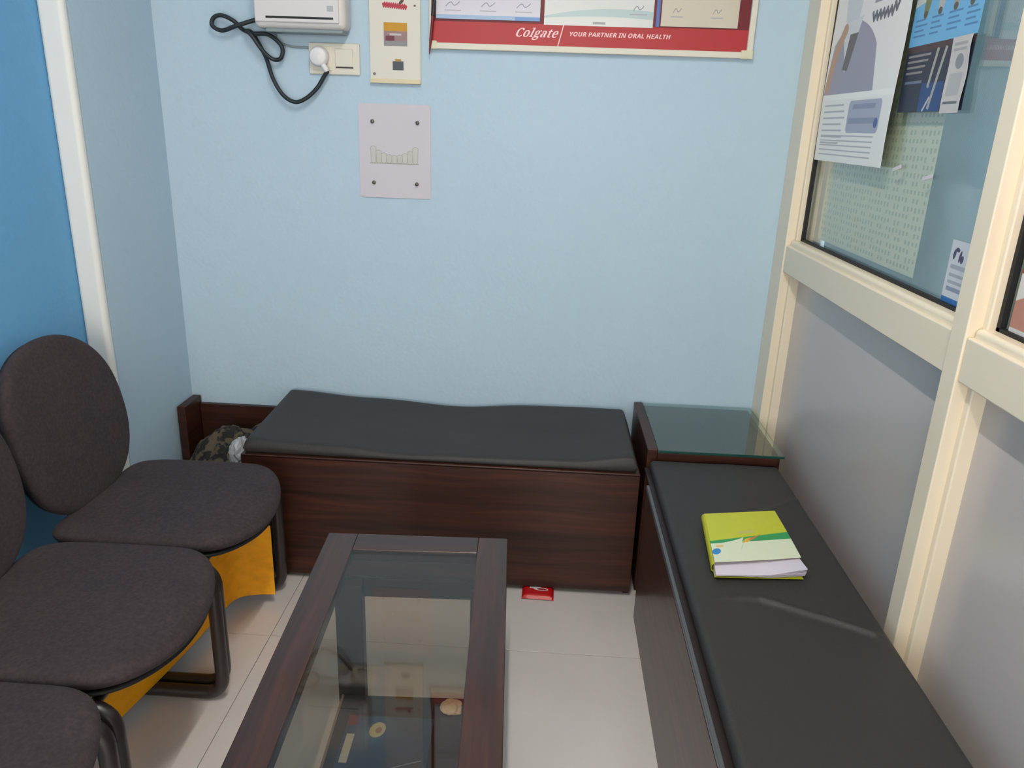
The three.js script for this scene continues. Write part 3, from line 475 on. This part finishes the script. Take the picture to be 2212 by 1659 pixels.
// ------------------------------------------------------------------ posters and sheets on the partition's glass
function glassSheet(name, label, category, z0, z1, y0, y1, x, tex, wave = 0, nu = 12, nv = 12, rough = 0.45) {
  const g = sheet(nu, nv, (u, v) => new THREE.Vector3(-(wave * (Math.sin(v * 7 + u * 2) * 0.3 + u ** 4 * (0.6 + 0.4 * Math.sin(v * 9)))), v * (y1 - y0), (u - 0.5) * (z1 - z0)), 0.0008);
  // u runs along +z, seen from -x; the sheet's outer face looks to -x
  const m = tag(mesh(name, g, std({ map: tex, roughness: rough })), label, category); m.position.set(x, y0, (z0 + z1) / 2); return m;
}
{
  const p1 = print(900, 1220, (g, w, h) => { // y 1.382 .. 2.06, z -2.50 .. -1.985
    const Y = (y) => (2.06 - y) / 0.678 * h, Z = (z) => (z + 2.5) / 0.515 * w;
    g.fillStyle = '#f1efeb'; g.fillRect(0, 0, w, h);
    g.fillStyle = '#b9b3ad'; g.fillRect(0, 0, Z(-2.27), Y(1.86)); // hair and head above the frame of the photograph
    g.fillStyle = '#3d322e'; g.beginPath(); g.ellipse(Z(-2.36), Y(1.97), 130, 120, 0, 0, 7); g.fill();
    g.fillStyle = '#c49a8a'; g.beginPath(); g.ellipse(Z(-2.36), Y(1.89), 105, 190, 0, 0, 7); g.fill();
    g.fillStyle = '#d9dce0'; g.beginPath(); g.moveTo(Z(-2.43), Y(1.86)); g.lineTo(Z(-2.29), Y(1.86)); g.lineTo(Z(-2.31), Y(1.76)); g.quadraticCurveTo(Z(-2.36), Y(1.70), Z(-2.41), Y(1.76)); g.fill();
    g.fillStyle = '#a3a1b2'; g.beginPath(); g.moveTo(Z(-2.50), Y(1.565)); g.lineTo(Z(-2.47), Y(1.70)); g.quadraticCurveTo(Z(-2.40), Y(1.75), Z(-2.33), Y(1.755)); g.quadraticCurveTo(Z(-2.22), Y(1.74), Z(-2.16), Y(1.68)); g.lineTo(Z(-2.13), Y(1.565)); g.fill();
    g.fillStyle = '#dfe0e2'; g.beginPath(); g.moveTo(Z(-2.42), Y(1.75)); g.lineTo(Z(-2.28), Y(1.76)); g.lineTo(Z(-2.36), Y(1.62)); g.fill();
    g.fillStyle = '#6c6668'; g.beginPath(); g.moveTo(Z(-2.36), Y(1.72)); g.lineTo(Z(-2.30), Y(1.72)); g.lineTo(Z(-2.34), Y(1.625)); g.lineTo(Z(-2.38), Y(1.63)); g.fill();
    g.strokeStyle = '#c39a80'; g.lineWidth = 62; g.lineCap = 'round'; g.beginPath(); g.moveTo(Z(-2.475), Y(1.585)); g.quadraticCurveTo(Z(-2.46), Y(1.68), Z(-2.40), Y(1.735)); g.stroke();
    g.fillStyle = '#f1efeb'; g.fillRect(0, Y(1.564), w, h); g.fillStyle = '#f8f6f2'; g.fillRect(0, Y(1.566), w, 26);
    g.fillStyle = '#9a9aa4'; for (const [y, a, c] of [[1.80, 0.55, 0.92], [1.785, 0.55, 0.88]]) g.fillRect(w * a, Y(y), w * (c - a), 11);
    g.strokeStyle = '#6b6e78'; g.lineWidth = 20; g.lineJoin = 'round'; g.beginPath(); for (let i = 0; i <= 14; i++) { const x = w * 0.55 + i * 20, y = Y(1.747) + (i % 2 ? 16 : -16) - (i > 11 ? 14 : 0); i ? g.lineTo(x, y) : g.moveTo(x, y); } g.stroke();
    g.fillStyle = '#aab0c4'; g.beginPath(); g.roundRect?.(w * 0.44, Y(1.545), w * 0.44, 150, 26); g.fill(); g.fillStyle = '#8e96b0'; g.fillRect(w * 0.5, Y(1.535), w * 0.3, 22); g.fillRect(w * 0.46, Y(1.50), w * 0.38, 26); g.fillStyle = '#4f62a0'; g.beginPath(); g.ellipse(w * 0.84, Y(1.487), 24, 22, 0, 0, 7); g.fill();
    g.fillStyle = '#b7b8bd'; for (let i = 0; i < 7; i++) g.fillRect(w * 0.06, Y(1.538 - i * 0.017), w * (0.3 + 0.06 * ((i * 37) % 3) / 3), 8);
    for (let i = 0; i < 5; i++) g.fillRect(w * 0.06, Y(1.455 - i * 0.013), w * 0.78, 6);
  });
  glassSheet('wall_poster', 'large white poster of a person in grey, stuck inside the glass', 'poster', -2.50, -1.985, 1.382, 2.06, 0.8085, p1, 0.006);
  const p2 = print(640, 1024, (g, w, h) => { // y 1.51 .. 2.0, z -1.985 .. -1.672
    const Y = (y) => (2.0 - y) / 0.49 * h, Z = (z) => (z + 1.985) / 0.313 * w;
    g.fillStyle = '#6fb3dd'; g.fillRect(0, 0, w, h); g.fillStyle = '#c9ccc8'; g.fillRect(0, 0, w, Y(1.785));
    g.fillStyle = '#c9ccc8'; g.beginPath(); g.moveTo(0, Y(1.79)); g.lineTo(w * 0.5, Y(1.79)); g.lineTo(w * 0.2, Y(1.745)); g.lineTo(0, Y(1.735)); g.fill();
    for (const [a, c] of [[0.2, '#76825a'], [0.42, '#b9b7b4'], [0.64, '#a99d96'], [0.86, '#b4aeb0']]) { g.save(); g.translate(w * a, Y(1.75)); g.rotate(0.12); g.fillStyle = c; g.beginPath(); g.ellipse(0, 0, 30, 95, 0, 0, 7); g.fill(); g.fillStyle = '#5c5a50'; g.beginPath(); g.ellipse(0, 72, 20, 16, 0, 0, 7); g.fill(); g.restore(); }
    g.fillStyle = '#4f83b4'; for (let i = 0; i < 4; i++) for (const a of [0.05, 0.3, 0.55, 0.8]) g.fillRect(w * a, Y(1.708 - i * 0.011), w * (0.13 + 0.04 * ((i + a * 10) % 2)), 8);
    g.fillStyle = '#2c3446'; g.fillRect(0, Y(1.652), w, h); g.fillStyle = '#4a3a3e'; g.fillRect(0, Y(1.652), w, 30); g.fillStyle = '#2a4c80'; g.fillRect(w * 0.34, Y(1.57), w * 0.34, h);
    g.fillStyle = '#8f8a8a'; for (let i = 0; i < 4; i++) g.fillRect(w * 0.04, Y(1.633 - i * 0.012), w * (0.36 - 0.03 * i), 10); g.fillStyle = '#6f7a90'; g.fillRect(w * 0.05, Y(1.577), w * 0.28, 12);
    g.strokeStyle = '#a8a9a0'; g.lineWidth = 22; g.beginPath(); g.moveTo(w * 0.5, Y(1.64)); g.lineTo(w * 0.44, Y(1.56)); g.stroke(); g.beginPath(); g.moveTo(w * 0.62, Y(1.64)); g.lineTo(w * 0.5, Y(1.515)); g.stroke(); g.strokeStyle = '#c0b8c4'; g.lineWidth = 14; g.beginPath(); g.moveTo(w * 0.5, Y(1.54)); g.lineTo(w * 0.42, Y(1.511)); g.stroke();
  });
  glassSheet('wall_poster', 'blue poster with dark lower half beside the white person poster', 'poster', -1.985, -1.678, 1.51, 2.0, 0.8195, p2, 0.002);
  const p3 = print(160, 400, (g, w, h) => { g.fillStyle = '#c9c4c2'; g.fillRect(0, 0, w, h); g.fillStyle = '#a7a5a6'; g.fillRect(20, 30, 110, 16); g.fillRect(20, 60, 110, 14); g.fillStyle = '#8d8f96'; g.beginPath(); g.ellipse(84, 130, 34, 40, 0, 0, 7); g.fill(); g.fillStyle = '#b0b1b2'; g.fillRect(24, 190, 104, 120); g.fillStyle = '#6a7078'; g.fillRect(16, 338, 120, 14); });
  glassSheet('leaflet', 'narrow grey white leaflet on the edge of the blue poster', 'leaflet', -1.762, -1.680, 1.505, 1.652, 0.8145, p3, 0.003);
  const st = print(300, 330, (g, w, h) => { g.fillStyle = '#cfd2d8'; g.fillRect(0, 0, w, h); g.fillStyle = '#4a4560'; for (const [x, y, a, c] of [[30, 46, 20, 46], [48, 36, 30, 18], [84, 50, 16, 50], [100, 70, 22, 34]]) { g.beginPath(); g.ellipse(x + a / 2, y + c / 2, a * 0.6, c * 0.6, 0.2, 0, 7); g.fill(); } g.fillStyle = '#a7acb6'; g.fillRect(24, 120, 200, 22); g.fillRect(24, 165, 230, 16); g.fillRect(24, 200, 220, 16); g.fillStyle = '#8b94ac'; g.fillRect(24, 232, 160, 22); g.fillStyle = '#2c6fb4'; g.fillRect(0, h - 42, w, 42); });
  glassSheet('glass_sticker', 'small white sticker with blue base low on the glass', 'sticker', -1.606, -1.475, 1.131, 1.262, 0.8215, st, 0);
  const gs = print(800, 1000, (g, w, h) => { g.fillStyle = '#d3d6bd'; g.fillRect(0, 0, w, h); g.fillStyle = '#aab5a0'; for (let j = 0; j < 40; j++) for (let i = 0; i < 34; i++) if ((i * 7 + j * 13) % 11 > 1) g.fillRect(20 + i * 23, 18 + j * 24.5, 11, 12 + ((i * j) % 3) * 2); g.fillStyle = '#bcc6b0'; g.fillRect(0, 300, w, 14); g.fillRect(0, 560, w, 10); });
  glassSheet('printed_sheet', 'pale green sheet with rows of marks behind the partition glass', 'sheet', -2.455, -1.79, 1.148, 1.92, 0.842, gs, 0);
  const p4 = print(512, 640, (g, w, h) => { const Y = (y) => (1.75 - y) / 0.635 * h; g.fillStyle = '#d7d3d0'; g.fillRect(0, 0, w, h); g.fillStyle = '#c3252b'; g.fillRect(0, Y(1.33), w, Y(1.225) - Y(1.33)); g.fillStyle = '#dccfd0'; g.fillRect(0, Y(1.275), w * 0.7, 24); g.fillStyle = '#b57f70'; g.beginPath(); g.moveTo(0, Y(1.128)); g.lineTo(0, Y(1.175)); g.quadraticCurveTo(w * 0.2, Y(1.215), w * 0.6, Y(1.22)); g.lineTo(w, Y(1.20)); g.lineTo(w, Y(1.128)); g.fill(); g.fillStyle = '#c3252b'; g.fillRect(0, 0, w, 90); });
  glassSheet('wall_poster', 'red and white poster with a skin toned picture on next pane', 'poster', -1.352, -0.95, 1.132, 1.75, 0.8195, p4, 0);
  for (const [u, z, a] of [['short white tape strip on the glass below the white poster', -1.93, 0.25], ['faint white tape strip on the glass below the blue poster', -1.77, 0.2]]) { const t = tag(mesh('tape_strip', box(-0.0004, 0.0004, -0.004, 0.004, -0.022, 0.022, 0.0001), M.paperWhite), u, 'tape'); t.position.set(0.8205, a > 0.22 ? 1.385 : 1.373, z); t.rotation.x = -a; }
  // the pale blue woven blind hanging behind the glass
  const blindTex = dataTex(512, 512, (u, v) => { const k = 0.93 + 0.05 * Math.sin(u * 400) * Math.sin(v * 400) + (fbm(u * 8, v * 8, 3) - 0.5) * 0.06; return [188 * k, 208 * k, 218 * k]; }, true, 0.5, 0.5);
  const b = thing('window_blind', 'pale blue grey woven blind hanging behind the partition glass', 'blind', [0.93, 0.95, -0.9]);
  const bg = sheet(160, 4, (u, v) => new THREE.Vector3(-0.004 * Math.sin(u * 70), v * 1.22, (u - 0.5) * 3.48), 0.0015); const uv = bg.attributes.uv; for (let i = 0; i < uv.count; i++) uv.setXY(i, uv.getX(i) * 3.4, uv.getY(i) * 1.22);
  mesh('cloth', bg, phys({ map: blindTex, roughness: 0.95, transmission: 0.4, thickness: 0 }), b); mesh('blind_rod', new THREE.CylinderGeometry(0.012, 0.012, 3.42, 14).rotateX(Math.PI / 2).translate(0, 1.225, 0), M.aluminium, b);
}

renderer.render(scene, camera);
